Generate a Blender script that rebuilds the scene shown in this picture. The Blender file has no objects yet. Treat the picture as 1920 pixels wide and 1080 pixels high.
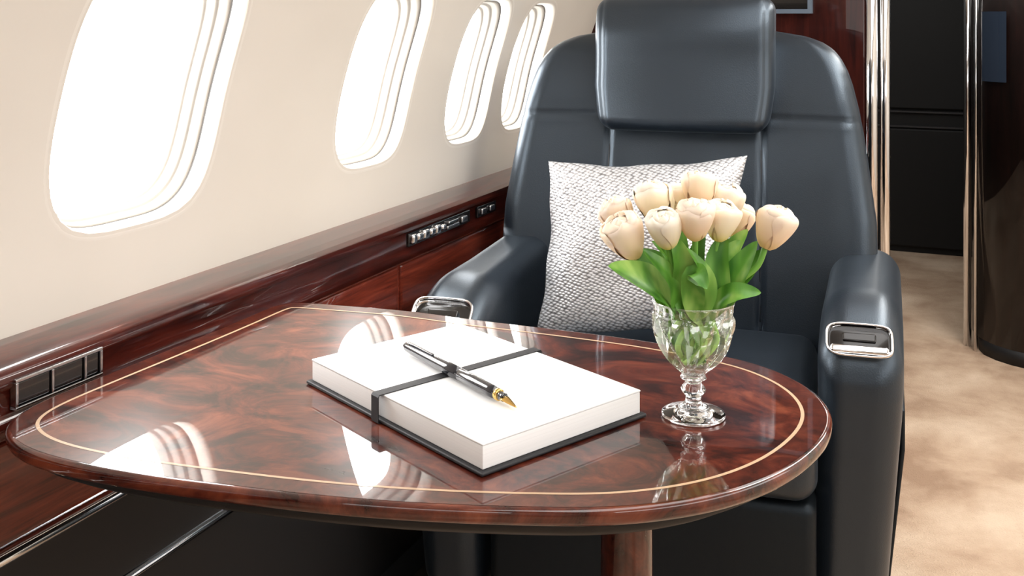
import bpy, bmesh, math, random
from mathutils import Vector, Matrix
random.seed(7)
C = bpy.context.scene.collection
PI = math.pi
TH = math.radians(23.3); CT, ST = math.cos(TH), math.sin(TH)
F = 1950.0; HC = 1.15; HOR = 30.0

def at(u, v, z):
    d = F*(HC-z)/(v-HOR); xc = (u-960)/F*d
    return Vector((xc*CT-d*ST, xc*ST+d*CT, z))
def atd(u, v, d):
    xc = (u-960)/F*d
    return Vector((xc*CT-d*ST, xc*ST+d*CT, HC-(v-HOR)/F*d))

# ------------------------------------------------------------------ materials
def mat(name, col=(.5,.5,.5), rough=.5, metal=0, **kw):
    m = bpy.data.materials.new(name); m.use_nodes = True
    b = m.node_tree.nodes['Principled BSDF']
    b.inputs['Base Color'].default_value = (*col, 1)
    b.inputs['Roughness'].default_value = rough
    b.inputs['Metallic'].default_value = metal
    for k, v in kw.items(): b.inputs[k.replace('_', ' ')].default_value = v
    return m
def nd(m, t, **kw):
    n = m.node_tree.nodes.new(t)
    for k, v in kw.items():
        if k in n.inputs: n.inputs[k].default_value = v
        else: setattr(n, k, v)
    return n
def lk(m, a, ao, b, bi): m.node_tree.links.new(a.outputs[ao], b.inputs[bi])
def ramp(m, stops):
    r = nd(m, 'ShaderNodeValToRGB'); e = r.color_ramp.elements
    e[0].position, e[0].color = stops[0][0], (*stops[0][1], 1)
    e[1].position, e[1].color = stops[-1][0], (*stops[-1][1], 1)
    for p, c in stops[1:-1]:
        x = e.new(p); x.color = (*c, 1)
    return r
def coords(m, scale=(1,1,1), rot=(0,0,0), out='Object'):
    t = nd(m, 'ShaderNodeTexCoord'); mp = nd(m, 'ShaderNodeMapping')
    mp.inputs['Scale'].default_value = scale; mp.inputs['Rotation'].default_value = rot
    lk(m, t, out, mp, 'Vector'); return mp
def bsdf(m): return m.node_tree.nodes['Principled BSDF']
def bump(m, src, out, strength, dist=.002):
    b = nd(m, 'ShaderNodeBump'); b.inputs['Strength'].default_value = strength; b.inputs['Distance'].default_value = dist
    lk(m, src, out, b, 'Height'); lk(m, b, 'Normal', bsdf(m), 'Normal')

def wood(name, stops, scale, rot=(0,0,0), rough=.3, coat=.6, ns=3.0, dist=1.2, coat_ior=1.5, detail=9):
    m = mat(name, rough=rough, Coat_Weight=coat, Coat_Roughness=.012, Coat_IOR=coat_ior)
    bsdf(m).inputs['Specular IOR Level'].default_value = .1
    mp = coords(m, scale, rot)
    n = nd(m, 'ShaderNodeTexNoise'); n.inputs['Scale'].default_value = ns; n.inputs['Detail'].default_value = detail
    n.inputs['Roughness'].default_value = .65; n.inputs['Distortion'].default_value = dist
    lk(m, mp, 'Vector', n, 'Vector')
    r = ramp(m, stops); lk(m, n, 'Fac', r, 'Fac'); lk(m, r, 'Color', bsdf(m), 'Base Color')
    return m
M = {}
M['table'] = wood('burl_mahogany', [(.30,(.005,.0014,.0011)),(.42,(.029,.0055,.0036)),(.52,(.092,.0165,.0085)),(.63,(.18,.041,.019)),(.76,(.28,.080,.037))], (2.3,3.6,2), (0,0,.55), ns=2.9, dist=2.0, coat=1.0, coat_ior=1.68, detail=11)
M['band'] = wood('mahogany_banding', [(.3,(.020,.0043,.003)),(.55,(.082,.016,.0085)),(.78,(.17,.041,.020))], (9,9,4), ns=4, coat=1.0, coat_ior=1.68)
M['ledge'] = wood('mahogany_ledge', [(.3,(.013,.0025,.002)),(.55,(.060,.009,.0055)),(.78,(.145,.027,.014))], (6,1.0,6), ns=4, coat=.7, coat_ior=1.55)
M['panel'] = wood('mahogany_panel', [(.3,(.036,.007,.005)),(.55,(.16,.028,.015)),(.8,(.32,.068,.034))], (14,1.0,14), ns=3)
M['bulk'] = wood('dark_mahogany_bulkhead', [(.3,(.010,.003,.003)),(.6,(.036,.007,.005)),(.8,(.075,.015,.010))], (14,14,1.0), ns=3)
M['closet'] = wood('black_mahogany', [(.3,(.002,.0012,.001)),(.6,(.007,.0025,.002)),(.8,(.018,.005,.004))], (14,14,1.0), ns=3, coat=.6, rough=.5)
M['blackgloss'] = mat('black_lacquer', (.006,.005,.005), .15, Coat_Weight=.4)
M['black'] = mat('matte_black', (.004,.004,.005), .6)
M['void'] = mat('door_black', (.002,.002,.0025), .7)
M['rail'] = mat('dark_grey_rail', (.03,.03,.034), .4)
M['inlay'] = mat('gold_inlay', (.52,.35,.22), .5, .0, Coat_Weight=.3)
M['chrome'] = mat('chrome', (.82,.82,.83), .07, 1)
M['steel'] = mat('brushed_steel', (.55,.55,.57), .25, 1)
M['frame'] = mat('outlet_steel', (.50,.50,.52), .18, 1)

def leather(name, col, rough, sheen):
    m = mat(name, col, rough); m_ = coords(m, (1,1,1))
    v = nd(m, 'ShaderNodeTexVoronoi'); v.inputs['Scale'].default_value = 420; lk(m, m_, 'Vector', v, 'Vector')
    n = nd(m, 'ShaderNodeTexNoise'); n.inputs['Scale'].default_value = 9; lk(m, m_, 'Vector', n, 'Vector')
    a = nd(m, 'ShaderNodeMath', operation='MULTIPLY_ADD'); a.inputs[1].default_value = .35
    lk(m, v, 'Distance', a, 0); lk(m, n, 'Fac', a, 2); bump(m, a, 'Value', .15, .0025)
    b = bsdf(m); b.inputs['Sheen Weight'].default_value = sheen; b.inputs['Sheen Tint'].default_value = (.7,.85,1,1); b.inputs['Sheen Roughness'].default_value = .4
    b.inputs['Specular Tint'].default_value = (.70,.85,1,1); b.inputs['Specular IOR Level'].default_value = .9
    return m
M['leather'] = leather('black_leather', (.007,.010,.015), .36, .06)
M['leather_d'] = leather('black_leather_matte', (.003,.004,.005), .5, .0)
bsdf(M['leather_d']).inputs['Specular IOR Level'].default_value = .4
M['piping'] = mat('leather_piping', (.010,.013,.017), .3)

m = mat('cream_wall', (.71,.66,.59), .7); mp = coords(m)
n = nd(m, 'ShaderNodeTexNoise'); n.inputs['Scale'].default_value = 3; n.inputs['Detail'].default_value = 2; lk(m, mp, 'Vector', n, 'Vector')
r = ramp(m, [(.3,(.69,.642,.575)),(.7,(.735,.688,.62))]); lk(m, n, 'Fac', r, 'Fac'); lk(m, r, 'Color', bsdf(m), 'Base Color')
M['wall'] = m
M['ceil'] = mat('ceiling_liner', (.64,.61,.57), .8)
M['bezel'] = mat('ivory_bezel', (.76,.715,.65), .5)
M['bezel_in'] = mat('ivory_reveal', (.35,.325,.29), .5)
M['gasket'] = mat('window_gasket', (.07,.065,.06), .5)
m = bpy.data.materials.new('window_glass'); m.use_nodes = True; nt = m.node_tree; nt.nodes.clear()
o = nt.nodes.new('ShaderNodeOutputMaterial'); mx = nt.nodes.new('ShaderNodeMixShader'); tr = nt.nodes.new('ShaderNodeBsdfTransparent'); gl = nt.nodes.new('ShaderNodeBsdfGlossy')
gl.inputs['Roughness'].default_value = .02; mx.inputs[0].default_value = .05
nt.links.new(tr.outputs[0], mx.inputs[1]); nt.links.new(gl.outputs[0], mx.inputs[2]); nt.links.new(mx.outputs[0], o.inputs[0]); M['pane'] = m

m = mat('beige_carpet', (.5,.4,.3), .95); mp = coords(m)
n1 = nd(m, 'ShaderNodeTexNoise'); n1.inputs['Scale'].default_value = 3.0; n1.inputs['Detail'].default_value = 9; n1.inputs['Roughness'].default_value = .6; n1.inputs['Distortion'].default_value = .2; lk(m, mp, 'Vector', n1, 'Vector')
n2 = nd(m, 'ShaderNodeTexNoise'); n2.inputs['Scale'].default_value = 260; n2.inputs['Detail'].default_value = 3; lk(m, mp, 'Vector', n2, 'Vector')
r = ramp(m, [(.35,(.36,.235,.155)),(.5,(.53,.38,.267)),(.65,(.69,.535,.40))]); lk(m, n1, 'Fac', r, 'Fac'); lk(m, r, 'Color', bsdf(m), 'Base Color'); bump(m, n2, 'Fac', .8, .006)
M['carpet'] = m

m = mat('silver_woven_cloth', (.7,.68,.67), .30, .5)
t = nd(m, 'ShaderNodeTexCoord'); s = nd(m, 'ShaderNodeSeparateXYZ'); c = nd(m, 'ShaderNodeCombineXYZ'); lk(m, t, 'Object', s, 'Vector'); lk(m, s, 'X', c, 'X'); lk(m, s, 'Z', c, 'Y')
mp = nd(m, 'ShaderNodeMapping'); lk(m, c, 'Vector', mp, 'Vector'); mp.inputs['Rotation'].default_value = (0,0,.6); mp.inputs['Scale'].default_value = (115,200,1)
v = nd(m, 'ShaderNodeTexVoronoi'); v.voronoi_dimensions = '2D'; v.inputs['Scale'].default_value = 1; v.inputs['Randomness'].default_value = .4
lk(m, mp, 'Vector', v, 'Vector')
r = ramp(m, [(0.0,(.92,.935,.97)),(.34,(.76,.77,.80)),(.54,(.38,.38,.395)),(.8,(.13,.13,.135))]); lk(m, v, 'Distance', r, 'Fac'); lk(m, r, 'Color', bsdf(m), 'Base Color')
inv = nd(m, 'ShaderNodeMath', operation='SUBTRACT'); inv.inputs[0].default_value = 1; lk(m, v, 'Distance', inv, 1); bump(m, inv, 'Value', .7, .003)
M['pillow'] = m
M['white'] = mat('white_cover', (.94,.945,.95), .45)
m = mat('page_edges', (.8,.77,.73), .7); mp = coords(m, (1,1,900)); n = nd(m, 'ShaderNodeTexNoise'); n.inputs['Scale'].default_value = 1; lk(m, mp, 'Vector', n, 'Vector')
r = ramp(m, [(.3,(.89,.89,.89)),(.6,(.94,.94,.94))]); lk(m, n, 'Fac', r, 'Fac'); lk(m, r, 'Color', bsdf(m), 'Base Color'); M['pages'] = m
M['elastic'] = mat('black_elastic', (.010,.010,.013), .55)
M['penblack'] = mat('pen_lacquer', (.01,.012,.02), .12, Coat_Weight=1.0)
M['gold'] = mat('gold_metal', (.85,.56,.18), .18, 1)
M['glass'] = mat('crystal', (1,1,1), .0, Transmission_Weight=1.0, IOR=1.5)
def thin(name, tint, lo, hi, white=0.0):
    m = bpy.data.materials.new(name); m.use_nodes = True; nt = m.node_tree; nt.nodes.clear(); N_ = nt.nodes.new
    o = N_('ShaderNodeOutputMaterial'); mx = N_('ShaderNodeMixShader'); tr = N_('ShaderNodeBsdfTransparent'); gl = N_('ShaderNodeBsdfGlossy')
    lw = N_('ShaderNodeLayerWeight'); lw.inputs['Blend'].default_value = .5
    po = N_('ShaderNodeMath'); po.operation = 'POWER'; po.inputs[1].default_value = 2.5
    ma = N_('ShaderNodeMath'); ma.operation = 'MULTIPLY_ADD'; ma.inputs[1].default_value = hi; ma.inputs[2].default_value = lo; ma.use_clamp = True
    nt.links.new(lw.outputs['Facing'], po.inputs[0]); nt.links.new(po.outputs[0], ma.inputs[0]); nt.links.new(ma.outputs[0], mx.inputs[0])
    tr.inputs[0].default_value = (*tint, 1); gl.inputs[0].default_value = (1,1,1,1); gl.inputs['Roughness'].default_value = .03
    nt.links.new(tr.outputs[0], mx.inputs[1]); nt.links.new(gl.outputs[0], mx.inputs[2]); last = mx
    if white:
        df = N_('ShaderNodeBsdfTranslucent'); d2 = N_('ShaderNodeBsdfDiffuse'); a = N_('ShaderNodeMixShader'); a.inputs[0].default_value = .5
        nt.links.new(df.outputs[0], a.inputs[1]); nt.links.new(d2.outputs[0], a.inputs[2])
        df.inputs[0].default_value = d2.inputs[0].default_value = (.95,.97,.95,1)
        m2 = N_('ShaderNodeMixShader'); m2.inputs[0].default_value = white
        nt.links.new(mx.outputs[0], m2.inputs[1]); nt.links.new(a.outputs[0], m2.inputs[2]); last = m2
    nt.links.new(last.outputs[0], o.inputs[0]); return m
M['bowl'] = thin('cut_crystal_bowl', (.98,.99,.98), .17, 1.1, .04)
M['water'] = thin('vase_water', (.97,1,.95), .0, .10)
M['leaf'] = mat('tulip_leaf', (.075,.22,.03), .4)
m = M['leaf']; mp = coords(m, (30,30,8)); n = nd(m, 'ShaderNodeTexNoise'); n.inputs['Scale'].default_value = 1.5; lk(m, mp, 'Vector', n, 'Vector')
r = ramp(m, [(.3,(.035,.15,.014)),(.5,(.11,.31,.035)),(.72,(.36,.57,.13))]); lk(m, n, 'Fac', r, 'Fac'); lk(m, r, 'Color', bsdf(m), 'Base Color')
m = mat('tulip_stem', (.28,.50,.11), .4); t = nd(m, 'ShaderNodeTexCoord'); s = nd(m, 'ShaderNodeSeparateXYZ'); lk(m, t, 'Object', s, 'Vector')
r = ramp(m, [(0,(.44,.70,.18)),(.05,(.28,.55,.08)),(.12,(.14,.36,.05))]); lk(m, s, 'Z', r, 'Fac'); lk(m, r, 'Color', bsdf(m), 'Base Color'); M['stem'] = m
def petal_mat(name, a, b, c):
    m = mat(name, b, .5, Subsurface_Weight=.3, Subsurface_Scale=.012)
    t = nd(m, 'ShaderNodeTexCoord'); s = nd(m, 'ShaderNodeSeparateXYZ'); lk(m, t, 'Generated', s, 'Vector')
    r = ramp(m, [(0,a),(.3,b),(1,c)]); lk(m, s, 'Z', r, 'Fac'); lk(m, r, 'Color', bsdf(m), 'Base Color')
    bsdf(m).inputs['Subsurface Radius'].default_value = (1,.65,.42)
    return m
M['petal'] = petal_mat('peach_petal', (.95,.60,.23), (.99,.67,.43), (.99,.82,.66))
M['petal2'] = petal_mat('cream_petal', (.95,.74,.18), (.99,.79,.50), (.99,.88,.74))

# ------------------------------------------------------------------ mesh helpers
def link(name, me, m, parent=None, smooth=True):
    if smooth:
        for p in me.polygons: p.use_smooth = True
    o = bpy.data.objects.new(name, me); C.objects.link(o)
    if m: me.materials.append(m)
    if parent: o.parent = parent
    return o
def mk(name, V, Fc, m, parent=None, smooth=True, recalc=True):
    me = bpy.data.meshes.new(name); me.from_pydata([tuple(v) for v in V], [], Fc)
    if recalc:
        bm = bmesh.new(); bm.from_mesh(me); bmesh.ops.recalc_face_normals(bm, faces=bm.faces[:]); bm.to_mesh(me); bm.free()
    return link(name, me, m, parent, smooth)
class G:
    """collects several closed shapes into one mesh"""
    def __init__(s): s.V = []; s.F = []
    def add(s, V, Fc, f=None):
        b = len(s.V); s.V += [f(Vector(v)) if f else Vector(v) for v in V]; s.F += [[i+b for i in q] for q in Fc]; return s
    def build(s, name, m, parent=None, smooth=True): return mk(name, s.V, s.F, m, parent, smooth)
def rbox(h, r, nf=(6,6,6), nr=4, f=None):
    A = []
    for k in range(3):
        e = h[k]-r
        ax = [-e - r*math.tan(PI/4*(1-i/nr)) for i in range(nr)]
        ax += [-e + 2*e*i/nf[k] for i in range(nf[k]+1)]
        ax += [e + r*math.tan(PI/4*(i+1)/nr) for i in range(nr)]
        A.append(ax)
    V = []; D = {}; Fc = []
    def vid(idx):
        if idx in D: return D[idx]
        p = Vector([A[k][idx[k]] for k in range(3)])
        c = Vector([max(-(h[k]-r), min(h[k]-r, p[k])) for k in range(3)])
        q = p-c
        if q.length > 1e-9: p = c + q.normalized()*r
        if f: p = Vector(f(p))
        D[idx] = len(V); V.append(p); return D[idx]
    for k in range(3):
        a, b = (k+1) % 3, (k+2) % 3
        for e in (0, len(A[k])-1):
            for i in range(len(A[a])-1):
                for j in range(len(A[b])-1):
                    q = []
                    for di, dj in ((0,0),(1,0),(1,1),(0,1)):
                        t = [0,0,0]; t[k] = e; t[a] = i+di; t[b] = j+dj; q.append(vid(tuple(t)))
                    Fc.append(q if e else q[::-1])
    return V, Fc
def loft(rings, cap=True, closed=True):
    V = []; Fc = []; n = len(rings[0])
    for r in rings: V += [Vector(p) for p in r]
    for i in range(len(rings)-1):
        for j in range(n if closed else n-1):
            k = (j+1) % n
            Fc.append([i*n+j, i*n+k, (i+1)*n+k, (i+1)*n+j])
    if cap: Fc.append(list(range(n))[::-1]); Fc.append([(len(rings)-1)*n+j for j in range(n)])
    return V, Fc
def lathe(prof, n=48, f=None, cap=True):
    rings = []
    for r, z in prof:
        ring = []
        for j in range(n):
            a = 2*PI*j/n; rr = f(r, a, z) if f else r
            ring.append((rr*math.cos(a), rr*math.sin(a), z))
        rings.append(ring)
    return loft(rings, cap)
def crom(P, n=10, closed=False):
    P = [Vector(p) for p in P]; out = []; N = len(P)
    for i in range(N if closed else N-1):
        g = lambda k: P[k % N] if closed else P[max(0, min(N-1, k))]
        p0, p1, p2, p3 = g(i-1), g(i), g(i+1), g(i+2)
        for s in range(n):
            t = s/n
            out.append(.5*((2*p1)+(p2-p0)*t+(2*p0-5*p1+4*p2-p3)*t*t+(3*p1-p0-3*p2+p3)*t**3))
    if not closed: out.append(P[-1])
    return out
def tube(path, rad, n=10):
    path = [Vector(p) for p in path]; rings = []; up = None
    for i, p in enumerate(path):
        t = (path[min(i+1, len(path)-1)]-path[max(i-1, 0)]).normalized()
        if up is None: up = t.orthogonal().normalized()
        up = (up - t*up.dot(t)).normalized(); s = t.cross(up)
        r = rad(i/(len(path)-1)) if callable(rad) else rad
        rings.append([p+(up*math.cos(2*PI*j/n)+s*math.sin(2*PI*j/n))*r for j in range(n)])
    return loft(rings)
def empty(name, loc, label, cat, rz=0, group=None):
    o = bpy.data.objects.new(name, None); C.objects.link(o); o.location = loc; o.rotation_euler = (0,0,rz); o.empty_display_size = .05
    o['label'] = label; o['category'] = cat
    if group: o['group'] = group
    return o
def struct(o): o['kind'] = 'structure'; return o
def box(x0,x1,y0,y1,z0,z1):
    V = [(x,y,z) for x in (x0,x1) for y in (y0,y1) for z in (z0,z1)]
    return V, [[0,1,3,2],[4,6,7,5],[0,4,5,1],[2,3,7,6],[0,2,6,4],[1,5,7,3]]
def bevel(o, w=.003, s=3):
    b = o.modifiers.new('bevel', 'BEVEL'); b.width = w; b.segments = s; b.limit_method = 'ANGLE'; b.angle_limit = .6; return o
def prism_y(prof, y0, y1):
    return loft([[(x, y0, z) for x, z in prof], [(x, y1, z) for x, z in prof]])

# ------------------------------------------------------------------ setting
def W(z): return -1.08 + .55*max(0, z-.82)**1.8
struct(mk('floor', *box(-1.2,1.3,-1.7,5.6,-.05,0), M['carpet'], smooth=False))

wins = [  # y centre, half width, z bottom, z top, cell y0, y1
    (1.144,.163,.852,1.244,.55,1.47), (1.785,.138,.852,1.212,1.47,2.005),
    (2.220,.121,.850,1.192,2.005,2.373), (2.528,.113,.852,1.185,2.373,2.99)]
Z0, Z1 = .735, 1.56
def sup(a, e=3.7):
    c, s = math.cos(a), math.sin(a)
    k = (abs(c)**e+abs(s)**e)**(-1/e); return c*k, s*k
g = G()
def grid_wall(y0, y1):
    rings = [[(W(Z0+(Z1-Z0)*i/24), y, Z0+(Z1-Z0)*i/24) for i in range(25)] for y in (y0, y1)]
    g.add(*loft(rings, cap=False, closed=False))
grid_wall(-1.65, .55)
for yc, hw, zb, zt, y0, y1 in wins:
    zc, hz = (zb+zt)/2, (zt-zb)/2
    bd = [(y0+(y1-y0)*i/16, Z0) for i in range(16)] + [(y1, Z0+(Z1-Z0)*i/24) for i in range(24)] + \
         [(y1-(y1-y0)*i/16, Z1) for i in range(16)] + [(y0, Z1-(Z1-Z0)*i/24) for i in range(24)]
    rings = []
    for k in range(11):
        t = k/10; ring = []
        for (y, z) in bd:
            a = math.atan2((z-zc)/hz, (y-yc)/hw); sx, sz = sup(a)
            hy, hzz = yc+hw*sx, zc+hz*sz
            yy, zz = hy+(y-hy)*t, hzz+(z-hzz)*t
            ring.append((W(zz), yy, zz))
        rings.append(ring)
    g.add(*loft(rings, cap=False))
wl = struct(g.build('wall_left', M['wall']))
def wring(w, off, dep, n=96):
    yc, hw, zb, zt = w[:4]; zc, hz = (zb+zt)/2, (zt-zb)/2
    k = 1.12
    out = []
    for j in range(n):
        sx, sz = sup(2*PI*j/n)
        y = yc+(hw-off*k)*sx; z = zc+(hz-off*k)*sz
        out.append((W(z)-dep*k, y, z))
    return out
for i, w in enumerate(wins):
    pane = struct(mk('window_%d' % (i+1), wring(w, .021, .074), [list(range(96))], M['pane'], smooth=False))
    # soft rolled lip flush with the wall, then a stepped reveal
    mk('window_frame', *loft([wring(w, -.012, .0004), wring(w, -.006, -.0003), wring(w, -.001, .0004), wring(w, .0018, .003), wring(w, .0032, .008), wring(w, .0040, .014), wring(w, .0044, .0225)], cap=False), M['bezel'], pane, recalc=False)
    mk('window_gasket', *loft([wring(w, .0044, .0225), wring(w, .0050, .0250)], cap=False), M['gasket'], pane, recalc=False)
    mk('inner_frame', *loft([wring(w, .0044, .0250), wring(w, .0056, .0249), wring(w, .0082, .0264), wring(w, .0092, .031), wring(w, .0098, .0400), wring(w, .0102, .0418), wring(w, .0132, .0424), wring(w, .0146, .0460), wring(w, .0154, .0560), wring(w, .0158, .0575), wring(w, .0182, .0580), wring(w, .0196, .0610), wring(w, .0215, .0745)], cap=False), M['bezel_in'], pane, recalc=False)
# ceiling vault and right wall
arc = [(W(Z1), Z1)] + [(-.74+.06*k/1, 1.58+.05*k) for k in range(1, 3)] + [(-.45,1.76),(-.2,1.82),(.1,1.84),(.4,1.82),(.65,1.74),(.85,1.6)]
struct(mk('ceiling', *loft([[(x, y, z) for x, z in arc] for y in (-1.65, 5.55)], cap=False, closed=False), M['ceil']))
struct(mk('wall_right', *loft([[(x, y, z) for x, z in [(.85,1.6),(1.05,1.3),(1.15,1.0),(1.17,.7),(1.15,0)]] for y in (-1.65, 5.55)], cap=False, closed=False), M['wall']))
struct(mk('wall_back', *box(-1.15,1.2,-1.7,-1.65,0,1.85), M['wall'], smooth=False))
# ledge and lower side wall
prof = [(-1.09,.754),(-1.06,.752),(-1.03,.749),(-1.012,.745),(-1.003,.739),(-1.0,.731),(-1.0005,.724),(-1.006,.720),(-1.006,.690),(-1.001,.686),(-.999,.678),(-1.001,.668),(-1.008,.662),(-1.03,.660),(-1.09,.660)]
o = struct(mk('trim_1', *prism_y(prof, -1.65, 2.985), M['ledge']))
for p in o.data.polygons: p.use_smooth = len(p.vertices) == 4
ys = [-1.65,-.6,.15,.62,1.215,1.807,2.40,2.985]
for i in range(len(ys)-1):
    bevel(struct(mk('trim_%d' % (i+2), *box(-1.06,-1.02,ys[i]+.005,ys[i+1]-.005,.532,.656), M['panel'], smooth=False)), .006)
struct(mk('trim_10', *prism_y([(-1.06,.512),(-1.022,.512),(-1.012,.515),(-1.009,.520),(-1.012,.526),(-1.022,.530),(-1.06,.530)], -1.65, 2.985), M['chrome'], smooth=True))
struct(mk('wall_left_lower', *box(-1.07,-1.03,-1.65,2.985,.40,.511), M['black'], smooth=False))
struct(mk('trim_11', *prism_y([(-1.06,.388),(-1.03,.388),(-1.022,.391),(-1.022,.396),(-1.03,.399),(-1.06,.399)], -1.65, 2.985), M['chrome']))
struct(G().add(*box(-1.07,-1.035,-1.65,2.985,0.061,.387)).add(*box(-1.07,-.978,-1.65,2.985,0,.06)).build('baseboard_and_shade_step', M['black'], None, False))  # low black step added so the floor gap under the table stays dark
# front bulkhead, doorway
bevel(struct(mk('wall_front', *box(-1.12,-.238,2.99,3.05,0,1.8), M['bulk'], smooth=False)), .004)
def bar(x, y, r, z0, z1, n=20): return loft([[(x+r*math.cos(2*PI*j/n), y+r*math.sin(2*PI*j/n), z) for j in range(n)] for z in (z0, z1)])
struct(G().add(*bar(-.222,3.0,.0165,0,1.8)).add(*bar(-.188,3.012,.0135,0,1.8)).build('trim_12', M['chrome']))
struct(mk('wall_passage', *box(-.66,-.62,3.05,5.45,0,1.8), M['void'], smooth=False))
# door at the end of the passage
d1 = struct(bevel(mk('door_1', *box(-.62,.35,5.42,5.47,0.0,1.8), M['void'], smooth=False), .002))
for z0, z1 in ((.03,.600),(.70,1.76)):
    bevel(mk('door_panel', *box(-.58,.31,5.405,5.4199,z0,z1), M['void'], d1, smooth=False), .006)
G().add(*box(-.62,.35,5.408,5.4199,.680,.688)).add(*box(-.62,.35,5.408,5.4199,.608,.616)).build('door_rail', M['rail'], d1, smooth=False)
# curved closet on the right
fp = [(.04,5.40),(.04,4.5),(.04,3.99),(.05,3.93),(.075,3.875),(.11,3.83),(.155,3.795),(.21,3.77),(.3,3.755),(.6,3.75),(1.12,3.75),(1.12,5.40)]
cl = empty('closet', (.5,4.3,0), 'dark glossy curved closet beside the doorway at the right edge', 'closet')
off = Vector(cl.location)
def fpz(z, s=0): return [Vector((x, y, z))-off for x, y in [(max(a, .04+s) if a < .3 else a, max(b, 3.75+s)) for a, b in fp]]
b = mk('body', *loft([fpz(.05), fpz(1.75)]), M['closet'], cl)
for p in b.data.polygons: p.use_smooth = len(p.vertices) == 4
mk('plinth', *loft([fpz(0, .02), fpz(.0495, .02)]), M['black'], cl)
V = []
for (x, y) in [(.0725,3.872),(.1075,3.827),(.1445,3.798)]:
    V += [Vector((x-.004,y-.004,.93))-off, Vector((x-.004,y-.004,1.165))-off]
M['reflection'] = mat('blue_reflection', (.02,.03,.05), .18, Coat_Weight=1.0)
mk('reflection_strip', V, [[0,2,3,1],[2,4,5,3]], M['reflection'], cl)  # bluish window reflection put on the closet as a tinted strip
struct(G().add(*bar(.024,3.965,.013,0,1.78)).add(*bar(.050,3.905,.006,0,1.78)).build('trim_13', M['chrome']))

# monitor on the bulkhead
t = empty('wall_monitor', (-.62,2.985,1.157), 'dark screen with thin grey frame on the bulkhead behind the headrest', 'monitor')
G().add(*box(-.24,.245,-.022,.0,.0,.012)).add(*box(-.24,.245,-.022,0,.30,.312)).add(*box(-.24,-.23,-.022,0,.012,.30)).add(*box(.233,.245,-.022,0,.012,.30)).build('bezel', mat('screen_frame', (.10,.13,.17), .35), t, False)
mk('screen', *box(-.2295,.2325,-.018,-.001,.0125,.2995), M['blackgloss'], t, smooth=False)

# ------------------------------------------------------------------ ledge fittings
t = empty('outlet_panel', (-.9985,.937,.714), 'silver framed outlet panel on ledge front at left of table', 'outlet panel')
fr = G().add(*box(-.006,.004,-.066,.066,.0140,.018)).add(*box(-.006,.004,-.066,.066,-.018,-.0140)).add(*box(-.006,.004,-.066,-.062,-.0140,.0140)).add(*box(-.006,.004,.062,.066,-.0140,.0140)).add(*box(-.006,.004,-.014,-.0105,-.0140,.0140)).add(*box(-.006,.004,.0365,.040,-.0140,.0140)).build('frame', M['frame'], t, False); bevel(fr, .001)
for a, b_ in ((-.0615,-.0145),(-.0100,.0360),(.0405,.0615)):
    bevel(mk('cover', *box(-.0055,.001,a,b_,-.0135,.0135), M['blackgloss'], t, smooth=False), .002)
t = empty('control_panel', (-1.0,1.93,.706), 'black strip of silver seat controls on ledge beside the armchair', 'control panel')
bevel(mk('plate', *box(-.0055,.001,-.125,.155,-.0128,.0140), M['blackgloss'], t, smooth=False), .002)
for y, w_, h_ in ((-.110,.009,.010),(-.086,.011,.008),(-.060,.012,.010),(-.033,.010,.008),(-.008,.011,.010),(.017,.009,.007)):
    mk('button', *rbox((.006,w_,h_), .0058, (1,1,1), 4, lambda p, y=y: (p.x+.0035, p.y+y, p.z+.001)), M['chrome'], t)
mk('slider', *rbox((.004,.028,.004), .003, (1,1,1), 3, lambda p: (p.x+.0035, p.y+.062, p.z-.004)), M['steel'], t)
mk('slider', *rbox((.004,.022,.0025), .002, (1,1,1), 3, lambda p: (p.x+.0035, p.y+.062, p.z+.006)), M['chrome'], t)
mk('button', *rbox((.004,.014,.007), .0035, (1,1,1), 3, lambda p: (p.x+.0035, p.y+.118, p.z)), M['steel'], t)
t = empty('latch_button', (-1.0,2.175,.706), 'small silver latch button on ledge behind the armrest', 'button')
bevel(mk('plate', *box(-.0055,.001,-.05,.05,-.0125,.0125), M['blackgloss'], t, smooth=False), .002)
for y in (-.025,.02):
    mk('button', *rbox((.004,.012,.007), .0035, (1,1,1), 3, lambda p, y=y: (p.x+.0035, p.y+y, p.z)), M['steel'], t)

# ------------------------------------------------------------------ table
TZ = .70
ctl = [(530,566),(570,566),(650,572),(770,582),(890,598),(1060,618),(1230,641),(1370,668),(1450,691),(1517,724),(1553,758),(1563,788),(1548,824),(1492,873),(1402,914),(1290,941),(1150,956),(1000,956),(800,949),(600,934),(400,911),(230,887),(105,863),(34,839),(5,812),(14,787),(62,757),(150,720),(300,660),(430,607),(500,577)]
P = [at(u, v, TZ) for u, v in ctl]
pts = crom(P, 24, True)
def resample(L, n):
    S = [0]
    for i in range(len(L)): S.append(S[-1]+(L[(i+1) % len(L)]-L[i]).length)
    out = []; k = 0
    for j in range(n):
        s = S[-1]*j/n
        while S[k+1] < s: k += 1
        t_ = (s-S[k])/(S[k+1]-S[k]); out.append(L[k].lerp(L[(k+1) % len(L)], t_))
    return out
pts = resample(pts, 260)
for _ in range(12): pts = [(pts[i-1]+pts[i]*2+pts[(i+1) % 260])/4 for i in range(260)]
cen = sum(pts, Vector())/260
def offs(d, z):
    out = []
    for i in range(260):
        tt = (pts[(i+3) % 260]-pts[i-3]).normalized(); nn = Vector((-tt.y, tt.x, 0))
        if nn.dot(cen-pts[i]) < 0: nn = -nn
        q = pts[i]+nn*d; q.z = z; out.append(q)
    return out
table = empty('side_table', (cen.x, cen.y, 0), 'glossy burl mahogany cabin table with pale gold inlay line', 'table')
to = Vector((cen.x, cen.y, 0))
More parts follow.
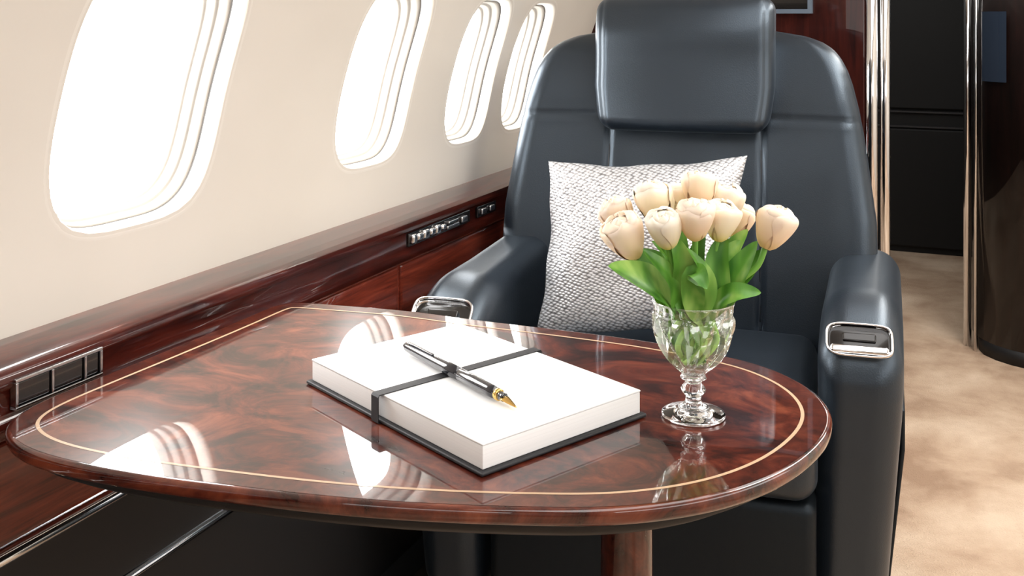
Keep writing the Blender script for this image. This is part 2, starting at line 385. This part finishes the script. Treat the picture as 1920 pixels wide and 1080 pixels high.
R = [offs(d, z) for d, z in ((.010,TZ),(.006,TZ),(.0030,TZ-.0004),(.0012,TZ-.0015),(.0002,TZ-.0035),(0,TZ-.007),(.0006,TZ-.012),(.003,TZ-.016),(.010,TZ-.019),(.03,TZ-.020))]
V, Fc = loft([[p-to for p in r_] for r_ in R]); top = mk('tabletop', V, Fc, M['table'], table)
def ribbon(d0, d1, z, name, m, par):
    a, b_ = [p-to for p in offs(d0, z)], [p-to for p in offs(d1, z)]
    n = len(a); o = mk(name, a+b_, [[i, (i+1) % n, n+(i+1) % n, n+i] for i in range(n)], m, par, smooth=False, recalc=False)
    if o.data.polygons[0].normal.z < 0: o.data.flip_normals()
    return o
ribbon(.0058, .032, TZ+.0002, 'edge_band', M['band'], top)
ribbon(.0300, .0340, TZ+.0004, 'inlay_line', M['inlay'], top)
V, Fc = loft([[p-to for p in offs(d, z)] for d, z in ((.022,TZ-.0205),(.028,TZ-.034),(.05,TZ-.048))]); mk('underframe', V, Fc, M['black'], table)
lg = at(1175, 30+F*.45/1.2, TZ)
mk('pedestal', *loft([[(lg.x-to.x+.030*k*math.cos(2*PI*j/32), lg.y-to.y+.030*k*math.sin(2*PI*j/32), z) for j in range(32)] for k, z in ((2.6,0),(2.6,.012),(2.2,.022),(1.1,.03),(1,.06),(1,.60),(1.1,.64),(2.0,TZ-.0485))]), M['band'], table)

# ------------------------------------------------------------------ notebook and pen
bk = empty('notebook', (-.5285,1.1000,TZ+.0006), 'thick white notebook with black elastic band on the table', 'notebook', math.radians(63.8))
hx, hy = .114, .1665
mk('back_cover', *rbox((hx+.005,hy+.005,.0020), .0019, (2,2,1), 3, lambda p: (p.x,p.y,p.z+.0020)), M['elastic'], bk)
mk('page_block', *rbox((hx-.0005,hy-.0005,.0118), .0012, (2,2,1), 2, lambda p: (p.x,p.y,p.z+.0159)), M['pages'], bk)
mk('front_cover', *rbox((hx,hy,.0011), .001, (2,2,1), 3, lambda p: (p.x,p.y,p.z+.0289)), M['white'], bk)
topz = .0302; PR = .0072
yb = .014
path = [(-hx-.0056+(2*hx+.0112)*i/40, topz) for i in range(41)]
path += [(hx+.0068,topz-.0015),(hx+.0068,.0005),(hx+.0056,-.0002),(-hx-.0056,-.0002),(-hx-.0068,.0005),(-hx-.0068,topz-.0015)]
n = len(path); Vv = []; Ff = []
for k, (x, z) in enumerate(path):
    p0, p1 = path[k-1], path[(k+1) % n]; tx, tz = p1[0]-p0[0], p1[1]-p0[1]; L = math.hypot(tx, tz) or 1; nx, nz = -tz/L, tx/L
    for yy in (yb-.0068, yb+.0068):
        Vv.append((x, yy, max(z, -.0003))); Vv.append((x+nx*.0011, yy, max(z+nz*.0011, -.0005)))
for k in range(n):
    a, b_ = 4*k, 4*((k+1) % n)
    for i, j in ((0,1),(1,3),(3,2),(2,0)): Ff.append([a+i, a+j, b_+j, b_+i])
mk('elastic_band', Vv, Ff, M['elastic'], bk, smooth=False)

p0, p1 = Vector((-.634,1.137,0)), Vector((-.431,1.013,0))
dv = p1-p0; L = dv.length
pen = empty('fountain_pen', (p0.x,p0.y,TZ+.0006+topz+.0013+PR), 'black fountain pen with gold nib lying across the notebook band', 'pen', math.atan2(dv.y, dv.x))
def xl(prof, n=28): 
    V, Fc = lathe([(r_, z) for r_, z in prof], n); return [Vector((v[2], v[0], v[1])) for v in V], Fc
mk('barrel', *xl([(.0004,.0),(.0035,.0005),(.0054,.0025),(.0062,.008),(.0069,.05),(PR,.10),(PR,.1265)]), M['penblack'], pen)
mk('cap', *xl([(.0064,.127),(.0071,.1285),(.0071,.155),(.0068,.188),(.0062,.201)]), M['penblack'], pen)
mk('ring', *xl([(.0058,.2012),(.0064,.2016),(.0064,.2062),(.0056,.2067)]), M['gold'], pen)
mk('grip', *xl([(.0053,.2069),(.0047,.210),(.0045,.2135),(.0048,.2150)]), M['penblack'], pen)
rings = []
for k in range(9):
    s = k/8; w_ = .0058*(1-s)**.8+.0004; x = .2152+(L-.2152)*s
    rings.append([(x, w_*math.cos(a), -.001-.003*s+.0026*abs(math.sin(a))*(1-.7*s)*(1 if math.sin(a) > 0 else .35)) for a in [2*PI*j/16 for j in range(16)]])
mk('nib', *loft(rings), M['gold'], pen)
mk('clip', *rbox((.030,.0015,.0006), .0005, (4,1,1), 2, lambda p: (p.x+.040, p.y-.002, p.z+.0078)), M['penblack'], pen)

# ------------------------------------------------------------------ vase
vb = at(1300, 780, TZ)
vase = empty('goblet_vase', (vb.x, vb.y, TZ+.0006), 'cut crystal goblet vase with stem, holding the tulips', 'vase')
NV = 192
def cut(r_, a, z):
    if .05 < z < .118:
        w_ = min(1, (z-.05)/.012, (.118-z)/.006)
        k1 = abs(((8*a+105*z)/PI) % 2-1); k2 = abs(((8*a-105*z)/PI) % 2-1)   # triangle waves: crossed V grooves
        return r_+.0085*w_*(max(k1, k2)-.75)
    if z >= .118 and z < .1285: return r_+.0008*math.cos(24*a)
    return r_
prof_b = [(.0005,.0475),(.012,.0477),(.018,.0525),(.0245,.059),(.031,.067),(.0370,.077),(.0412,.088),(.0438,.099),(.0446,.108),(.0440,.114),(.0436,.120),(.0445,.126),(.0454,.1292),(.0451,.1306),(.0440,.1304),(.0434,.1280)]
outer = [(p.x, p.y) for p in crom([(a, b_, 0) for a, b_ in prof_b], 6)]
mk('bowl', *lathe([(max(r_, .0003), z) for r_, z in outer], NV, cut, cap=False), M['bowl'], vase, smooth=False)
prof_s = [(.0005,.0080),(.0165,.0094),(.0140,.0112),(.0095,.015),(.0082,.020),(.0105,.0250),(.0135,.030),(.0105,.0350),(.0084,.038),(.0105,.0405),(.0140,.043),(.0128,.0455),(.0118,.0474),(.0005,.0474)]
mk('stem', *lathe([(p.x, p.y) for p in crom([(a, b_, 0) for a, b_ in prof_s], 3)], 48, lambda r_, a, z: r_*(1+.06*abs(math.cos(4*a))) if r_ > .004 else abs(r_)+.0003, cap=True), M['glass'], vase, smooth=True)
prof_f = [(.0005,.0),(.030,.0),(.0345,.0006),(.0356,.0024),(.034,.0042),(.023,.0074),(.0168,.0092),(.0005,.0079)]
mk('foot', *lathe([(max(.0003, p.x), p.y) for p in crom([(a, b_, 0) for a, b_ in prof_f], 3)], 96), M['glass'], vase, smooth=True)
mk('water', *lathe([(.0005,.0566),(.004,.0566),(.0118,.0576),(.0205,.0612),(.0265,.0676),(.0320,.0776),(.0360,.0885),(.0380,.098),(.0005,.0981)], 64), M['water'], vase)

# ------------------------------------------------------------------ tulips
VX = Vector((vb.x, vb.y, TZ)); VD = 1.173
def bloom(size, seed, mtl, opn):
    rnd = random.Random(seed); g = G()
    g.add(*lathe([(size*r_, size*z) for r_, z in ((.01,.1),(.35,.2),(.64,.6),(.76,1.0),(.76,1.45),(.66,1.76),(.45,1.97),(.18,2.07),(.01,2.09))], 20))   # solid heart added to fill the dark gaps between petals
    for layer in (0, 1, 2):
        for k in range(3):
            a0 = 2*PI*(k/3)+layer*PI/3+rnd.uniform(-.25,.25); rs = (.84, .92, 1.0)[layer]*rnd.uniform(.95,1.05); hh = rnd.uniform(.94,1.05)*(1.03, 1.01, .95)[layer]
            nu, nv = 16, 18; V = []; ph = rnd.uniform(0, 6); op = opn*(.0, .15, .6)[layer]*rnd.uniform(.6,1.3)
            curl = (.68, .56, .44)[layer]
            for iv in range(nv+1):
                t_ = iv/nv
                rr = size*rs*(.14+.86*math.sin(PI*min(1, t_*.72+.03))**.60)
                rr *= 1-max(0, (t_-.55)/.45)**2*(curl-.5*op)
                if t_ < .05: rr *= .8
                sh = math.sqrt(max(0, 1-max(0, (t_-.45)/.55)**3.0))*min(1, .45+1.2*t_)
                span = math.radians(68)*sh+.015
                for iu in range(nu+1):
                    s = -1+2*iu/nu
                    ang = a0+s*span
                    z = size*2.1*hh*(math.sin(t_*PI/2*.96)**.95 - .06*t_*s*s + .025*math.sin(7*s+ph)*t_**3)
                    r2 = rr*(1-.03*s*s) + .055*size*math.sin(4.5*s+ph)*t_**1.6*(.4+op) + .03*size*s*s*t_*layer - .025*size*math.exp(-(s/.12)**2)*t_
                    V.append((r2*math.cos(ang), r2*math.sin(ang), z))
            Fc = [[iv*(nu+1)+iu, iv*(nu+1)+iu+1, (iv+1)*(nu+1)+iu+1, (iv+1)*(nu+1)+iu] for iv in range(nv) for iu in range(nu)]
            g.add(V, Fc)
    return g
def leaf(path, width, fold=.25, twist=0):
    Pp = crom(path, 8); n = len(Pp); V = []; nu = 6
    for i, p in enumerate(Pp):
        t_ = i/(n-1); tg = (Pp[min(i+1, n-1)]-Pp[max(i-1, 0)]).normalized()
        camdir = (Vector((0,0,HC))-p).normalized()
        side = tg.cross(camdir*.6+Vector((0,0,.5))).normalized(); nr = side.cross(tg).normalized()
        tb = max(0, (t_-.42)/.58)
        side = (side*math.cos(twist*tb)+nr*math.sin(twist*tb))
        w_ = .0030 if t_ <= .42 else .0030*(1-tb)+width*(math.sin(PI*min(1, tb**.85))**.8)+.0003
        for k in range(nu+1):
            s = -1+2*k/nu; V.append(p+side*s*w_+nr*(abs(s)**1.5)*w_*fold)
    Fc = [[i*(nu+1)+k, i*(nu+1)+k+1, (i+1)*(nu+1)+k+1, (i+1)*(nu+1)+k] for i in range(n-1) for k in range(nu)]
    return V, Fc
tul = [ # u, v of bloom centre, depth offset, half-width size, petal, opening, label
 (1159,408,.026,.0208,'petal',.5,'peach tulip at the upper left side of the bunch'),
 (1174,445,-.024,.0240,'petal',.9,'large peach tulip lowest at the left of the bunch'),
 (1227,381,.014,.0230,'petal2',.7,'cream tulip second from left, behind the yellowish one'),
 (1247,430,-.046,.0206,'petal2',.4,'yellow-tinged cream tulip low at front left, above the vase rim'),
 (1274,379,.056,.0198,'petal2',.2,'cream tulip at the back between the topmost and left blooms'),
 (1311,357,.020,.0212,'petal',.6,'topmost tulip of the bunch, pale peach'),
 (1304,411,-.046,.0218,'petal',.5,'peach tulip at front centre of the bunch'),
 (1358,384,.028,.0224,'petal2',1.0,'cream tulip at upper right of the bunch, ruffled'),
 (1352,415,-.020,.0204,'petal2',.7,'cream tulip just right of the front centre bloom'),
 (1384,414,.052,.0188,'petal',.2,'half hidden peach tulip behind the right side of the bunch'),
 (1450,427,-.010,.0228,'petal',.5,'single peach tulip leaning out to the far right')]
leaves = { # tulip index: list of (mid u,v, tip u,v, dd_mid, dd_tip, width)
 1: [(1212,530,1140,499,-.045,-.06,.024), (1232,510,1165,472,-.01,-.02,.014)],
 0: [(1240,500,1190,468,.02,.03,.014)],
 2: [(1262,490,1222,452,.01,.01,.013)],
 3: [(1282,500,1258,438,-.04,-.045,.012), (1262,525,1205,468,-.04,-.05,.012)],
 4: [(1275,480,1280,430,.03,.035,.011)],
 5: [(1305,490,1322,432,.01,.0,.010)],
 6: [(1322,520,1288,465,-.04,-.055,.010), (1304,512,1326,542,-.058,-.072,.011)],
 8: [(1345,490,1362,438,-.02,-.02,.012)],
 7: [(1352,500,1388,450,.01,.02,.012)],
 10: [(1380,515,1420,452,-.015,-.017,.015), (1378,550,1427,549,-.04,-.045,.010), (1402,505,1432,468,.0,-.005,.010)],
 9: [(1365,480,1402,430,.03,.035,.011)]}
lc = 0
for i, (u, v, dd, sz, pm, opn, lab) in enumerate(tul):
    cpos = atd(u, v, VD+dd)
    ax = cpos-(VX+Vector((0,0,.115))); hd = Vector((ax.x, ax.y, 0))
    axis = (ax.normalized()+Vector((0,0,.55))).normalized()
    if i == 10: axis = (ax.normalized()+Vector((0,0,.9))).normalized()
    base = cpos-axis*sz*1.08
    hdn = hd.normalized() if hd.length > 1e-4 else Vector((1,0,0))
    ang = 2*PI*i/11
    q0 = VX+Vector((math.cos(ang)*.011,math.sin(ang)*.011,.0615))
    ang2 = ang+1.4; rq = .026 if i % 2 else .016
    qm = VX+Vector((math.cos(ang2)*rq,math.sin(ang2)*rq,.086))
    q1 = VX+hdn*min(.024, hd.length*.4)+Vector((0,0,.118))
    q2 = base-axis*.022
    root = empty('tulip', q0, lab, 'flower', 0, 'tulips in the crystal vase')
    pth = crom([q0, qm, q1, q1.lerp(q2, .55)+Vector((0,0,.004)), q2, base+axis*.001], 7)
    mk('stem', *tube([p-q0 for p in pth], .0034, 8), M['stem'], root)
    g = bloom(sz, i+3, pm, opn)
    o = g.build('bloom', M[pm], root)
    o.location = base-q0; o.rotation_mode = 'QUATERNION'; o.rotation_quaternion = axis.to_track_quat('Z', 'Y')
    for (mu, mv, tu_, tv, dm, dt, wd) in leaves.get(i, []):
        mid, tip = atd(mu, mv, VD+dm), atd(tu_, tv, VD+dt)
        hv = Vector((mid.x-VX.x, mid.y-VX.y, 0)); hv = hv.normalized()*min(.027, hv.length)
        lc += 1; a3 = lc*2.4
        sb = VX+Vector((math.cos(a3)*.013,math.sin(a3)*.013,.064)); s0 = VX+Vector((math.cos(a3+.6)*.026,math.sin(a3+.6)*.026,.088))
        s0 = VX+(s0-VX).lerp(hv+Vector((0,0,.096)), .2); s1 = VX+hv*1.0+Vector((0,0,.126))
        V, Fc = leaf([sb, s0, s1, mid, tip], wd, .3, random.uniform(-.4,.4))
        mk('leaf', [p-q0 for p in V], Fc, M['leaf'], root, recalc=False)

# ------------------------------------------------------------------ armchair
SR = math.radians(7)
seat = empty('armchair', (-.53,2.0,0), 'large black leather cabin armchair with padded headrest behind the table', 'armchair', SR)
def interp(T, x):
    if x <= T[0][0]: return T[0][1]
    for (a, fa), (b_, fb) in zip(T, T[1:]):
        if x <= b_: 
            t_ = (x-a)/(b_-a); return fa+(fb-fa)*t_
    return T[-1][1]
WP = [(.36,.375),(.55,.398),(.64,.406),(.72,.404),(.83,.390),(.90,.380),(.95,.371),(1.0,.359),(1.03,.349),(1.055,.336),(1.075,.320),(1.09,.302),(1.103,.275),(1.115,.215)]
def rec(z): return .265+(z-.8)*.16
def fback(p):
    z = p.z+.74   # 0.365..1.115
    w_ = interp(WP, z); x = p.x/.40*w_
    s = abs(x)/.405
    y = p.y
    if p.y < 0:
        y -= .055*max(0, s-.42)**1.5*1.6
        y += .007*math.exp(-((abs(x)-.168)/.005)**2)
        if abs(x) > .168: y += .005*math.exp(-((z-.925)/.005)**2)*min(1, (abs(x)-.168)/.01)
        if abs(x) < .168: y += .008*(1-(abs(x)/.168)**4) - .008*math.cos(x/.168*PI/2)
        y -= .014*math.sin(PI*min(1, max(0, (z-.45)/.45)))
        if z > .96: y += .55*(z-.96)**1.6
    return (x, y+rec(z)+.075, z)
back = mk('backrest', *rbox((.40,.075,.375), .05, (110,4,90), 6, fback), M['leather'], seat)
def onback(x, z): 
    q = Vector(fback(Vector((x*.40/interp(WP, z), -.075, z-.74)))); return q
for sx in (-1, 1):
    pth = [onback(sx*.168, .50+.38*k/30)+Vector((0,.0006,0)) for k in range(31)]
    mk('piping', *tube(pth, .0024, 8), M['piping'], back)
    pth = [onback(sx*(.176+.150*k/20), .925)+Vector((0,.0008,0)) for k in range(21)]
    mk('piping', *tube(pth, .0022, 8), M['piping'], back)
def fhead(p):
    z = p.z+1.045
    k = .90+.10*min(1, max(0, (z-.895)/.10))**.6
    x = p.x*k
    y = p.y
    if y < 0:
        y -= .018*(1-(abs(x)/.2)**2.4)
        y -= .012*math.exp(-((z-1.12)/.05)**2)
        y += .003*math.exp(-((abs(x)-.178*k)/.004)**2)
    return (x, y+rec(z)-.015, z)
mk('headrest', *rbox((.197,.055,.148), .034, (90,4,60), 6, fhead), M['leather'], seat)
def fcush(p):
    y = p.y-.03; z = p.z+.415
    if p.z > 0: z += .016*math.cos(p.x/.29*PI/2)*math.cos(p.y/.27*PI/2)
    return (p.x, y, z)
mk('seat_cushion', *rbox((.285,.262,.07), .04, (24,24,4), 5, fcush), M['leather'], seat)
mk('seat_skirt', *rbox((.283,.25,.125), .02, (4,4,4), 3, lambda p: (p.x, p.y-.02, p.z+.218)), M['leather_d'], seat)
mk('base', *rbox((.22,.2,.045), .01, (2,2,2), 3, lambda p: (p.x, p.y, p.z+.0455)), M['black'], seat)
for side in (-1, 1):
    yf = -.285 if side < 0 else -.225; yb_ = .30
    xf, xb = (-.378,-.352) if side < 0 else (.352,.384)
    def fx(y): t_ = (y-yf)/(yb_-yf); return xf+(xb-xf)*t_
    hl = (yb_-yf)/2; yc = (yb_+yf)/2
    HZA = .281; ZC = .368 if side > 0 else .364
    def farm(p, fx=fx, hl=hl, yc=yc, yf=yf, side=side, ZC=ZC):
        y = p.y+yc; z = p.z+ZC
        t_ = max(0, min(1, (yf+.17-y)/.17)); k = max(0, min(1, (p.z-.08)/.15)); k = k*k*(3-2*k)
        z -= .072*t_**1.9*k
        z += (.006*max(0, min(1, (y-yc)/.25)) + .006*(1-(p.x/.07)**2)*(1-t_))*k
        lo = max(0, min(1, (ZC+.14-z)/.40))      # slims towards the floor
        x = p.x*(1-.14*lo)-side*.020*lo
        x *= 1-.04*math.exp(-((z-.500)/.020)**2)*(1-t_)
        return (x+fx(y), y+.02*lo, z)
    arm = mk('armrest', *rbox((.070,hl,HZA), .048, (10,44,44), 8, farm), M['leather'], seat)
    # recessed outer side panel
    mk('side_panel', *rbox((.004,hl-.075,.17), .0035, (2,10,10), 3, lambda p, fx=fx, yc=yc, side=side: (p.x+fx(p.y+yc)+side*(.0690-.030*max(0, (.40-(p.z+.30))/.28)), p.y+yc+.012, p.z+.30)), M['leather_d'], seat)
    # control tray set in the front end of the armrest
    kx, ky = (.98, .95) if side < 0 else (.90, .68)
    tilt = math.radians(44 if side < 0 else 54); Rm = Matrix.Rotation(tilt, 3, 'X'); o0 = Vector((fx(yf), yf+.025, .600)) if side < 0 else Vector((fx(yf), yf+.013, .607))
    put = lambda p: Rm @ Vector(p) + o0
    outer_ = [sup(2*PI*j/64, 4.6) for j in range(64)]
    def rg(hx_, hy_, z): return [put((a*hx_*kx, b_*hy_*ky, z)) for a, b_ in outer_]
    ct = mk('control_tray', *loft([rg(.050,.030,-.036), rg(.058,.040,-.012), rg(.0605,.0425,-.004), rg(.0605,.0425,.000), rg(.0590,.0410,.0022), rg(.0570,.0390,.0022), rg(.0555,.0375,.000), rg(.0545,.0365,-.014)], cap=True), M['chrome'], arm)
    mk('tray_inset', *loft([rg(.0543,.0363,-.0125), rg(.0543,.0363,-.010), rg(.0525,.0345,-.0095)]), M['blackgloss'], ct)
    V, Fc = rbox((.0525*kx,.0105*ky,.0065), .005, (2,1,1), 3); mk('tray_lip', [put((v[0], v[1]-.0255*ky, v[2]-.002)) for v in V], Fc, M['chrome'], ct)
    V, Fc = rbox((.030*kx,.010*ky,.003), .0025, (2,1,1), 3); mk('tray_button', [put((v[0], v[1]+.009*ky, v[2]-.007)) for v in V], Fc, M['blackgloss'], ct)

# ------------------------------------------------------------------ throw pillow
pc = atd(1218, 462, 2.06)
pl = bpy.data.meshes.new('throw_pillow'); N = 72; V = []; Fc = []
H = .200; HZ = .174
def pil(a, b_, s):
    x = a*H*(1-.075*(1-b_*b_)) + .012*(b_-1) - (.004*(1-b_) if a < 0 else .016*(1-b_))*abs(a); z = b_*HZ*(1-.085*(1-a*a))
    x += .0025*math.sin(9*b_)*abs(a)**6*(1-b_*b_); z += .0025*math.sin(8*a+1)*abs(b_)**6*(1-a*a)
    th = .076*((max(0, 1-a*a))*(max(0, 1-b_*b_)))**.48
    th *= 1+.09*math.sin(4*a+2*b_)+.07*math.sin(5*b_-3*a)
    return Vector((x, s*th, z))
for s in (-1, 1):
    for i in range(N+1):
        for j in range(N+1):
            a, b_ = math.sin((-1+2*i/N)*PI/2), math.sin((-1+2*j/N)*PI/2)
            V.append(pil(a, b_, s))
K = (N+1)**2
for s in (0, 1):
    for i in range(N):
        for j in range(N):
            q = [s*K+i*(N+1)+j, s*K+(i+1)*(N+1)+j, s*K+(i+1)*(N+1)+j+1, s*K+i*(N+1)+j+1]; Fc.append(q if s == 0 else q[::-1])
pl.from_pydata([tuple(v) for v in V], [], Fc)
bm = bmesh.new(); bm.from_mesh(pl); bmesh.ops.remove_doubles(bm, verts=bm.verts[:], dist=1e-5); bmesh.ops.recalc_face_normals(bm, faces=bm.faces[:]); bm.to_mesh(pl); bm.free()
po = link('throw_pillow', pl, M['pillow'])
po['label'] = 'square silver woven throw pillow leaning on the black armchair'; po['category'] = 'pillow'
po.location = pc
po.rotation_euler = (math.radians(-14), math.radians(-3), SR+math.radians(6))

# ------------------------------------------------------------------ light and camera
w = bpy.data.worlds.new('World'); bpy.context.scene.world = w; w.use_nodes = True
bg = w.node_tree.nodes['Background']; bg.inputs[0].default_value = (1,.997,.99,1); bg.inputs[1].default_value = 18.0
def area(name, loc, rot, sx, sy, e, col=(1,.97,.92)):
    l = bpy.data.lights.new(name, 'AREA'); l.shape = 'RECTANGLE'; l.size = sx; l.size_y = sy; l.energy = e; l.color = col
    o = bpy.data.objects.new(name, l); C.objects.link(o); o.location = loc; o.rotation_euler = rot; return o
for i, (yc, hw, zb, zt, _, _) in enumerate(wins):
    l = area('window_portal', (W((zb+zt)/2)-.125, yc, (zb+zt)/2), (0, -PI/2, 0), zt-zb, hw*2, 1); l.data.cycles.is_portal = True
area('ceiling_lamp', (.05,1.2,1.79), (0,0,0), .6, 2.8, 17, (1,.985,.975))
area('aisle_fill', (.40,2.55,1.72), (0,0,0), .3, 2.1, 33)  # unseen overhead fill, strengthened to brighten the aisle carpet
area('passage_fill', (-.28,4.2,1.72), (0,0,0), .4, 1.6, 11)  # unseen fill added so the doorway carpet does not go dark
area('right_window_lamp', (1.0,.6,1.15), (0, math.radians(85), 0), .45, 2.4, 12, (1,.99,.98))
area('rear_fill', (-.2,-1.3,1.0), (math.radians(86), 0, 0), 1.0, .6, 3.5, (1,.98,.97))  # unseen fill added behind the camera to lift side panels and front edges
cam = bpy.data.cameras.new('Camera'); co = bpy.data.objects.new('Camera', cam); C.objects.link(co)
co.location = (0,0,HC); co.rotation_euler = (PI/2, 0, TH)
cam.sensor_width = 36; cam.lens = F/1920*36; cam.shift_y = -(540-HOR)/1920; cam.clip_start = .02
bpy.context.scene.camera = co
bpy.context.scene.view_settings.view_transform = 'Standard'
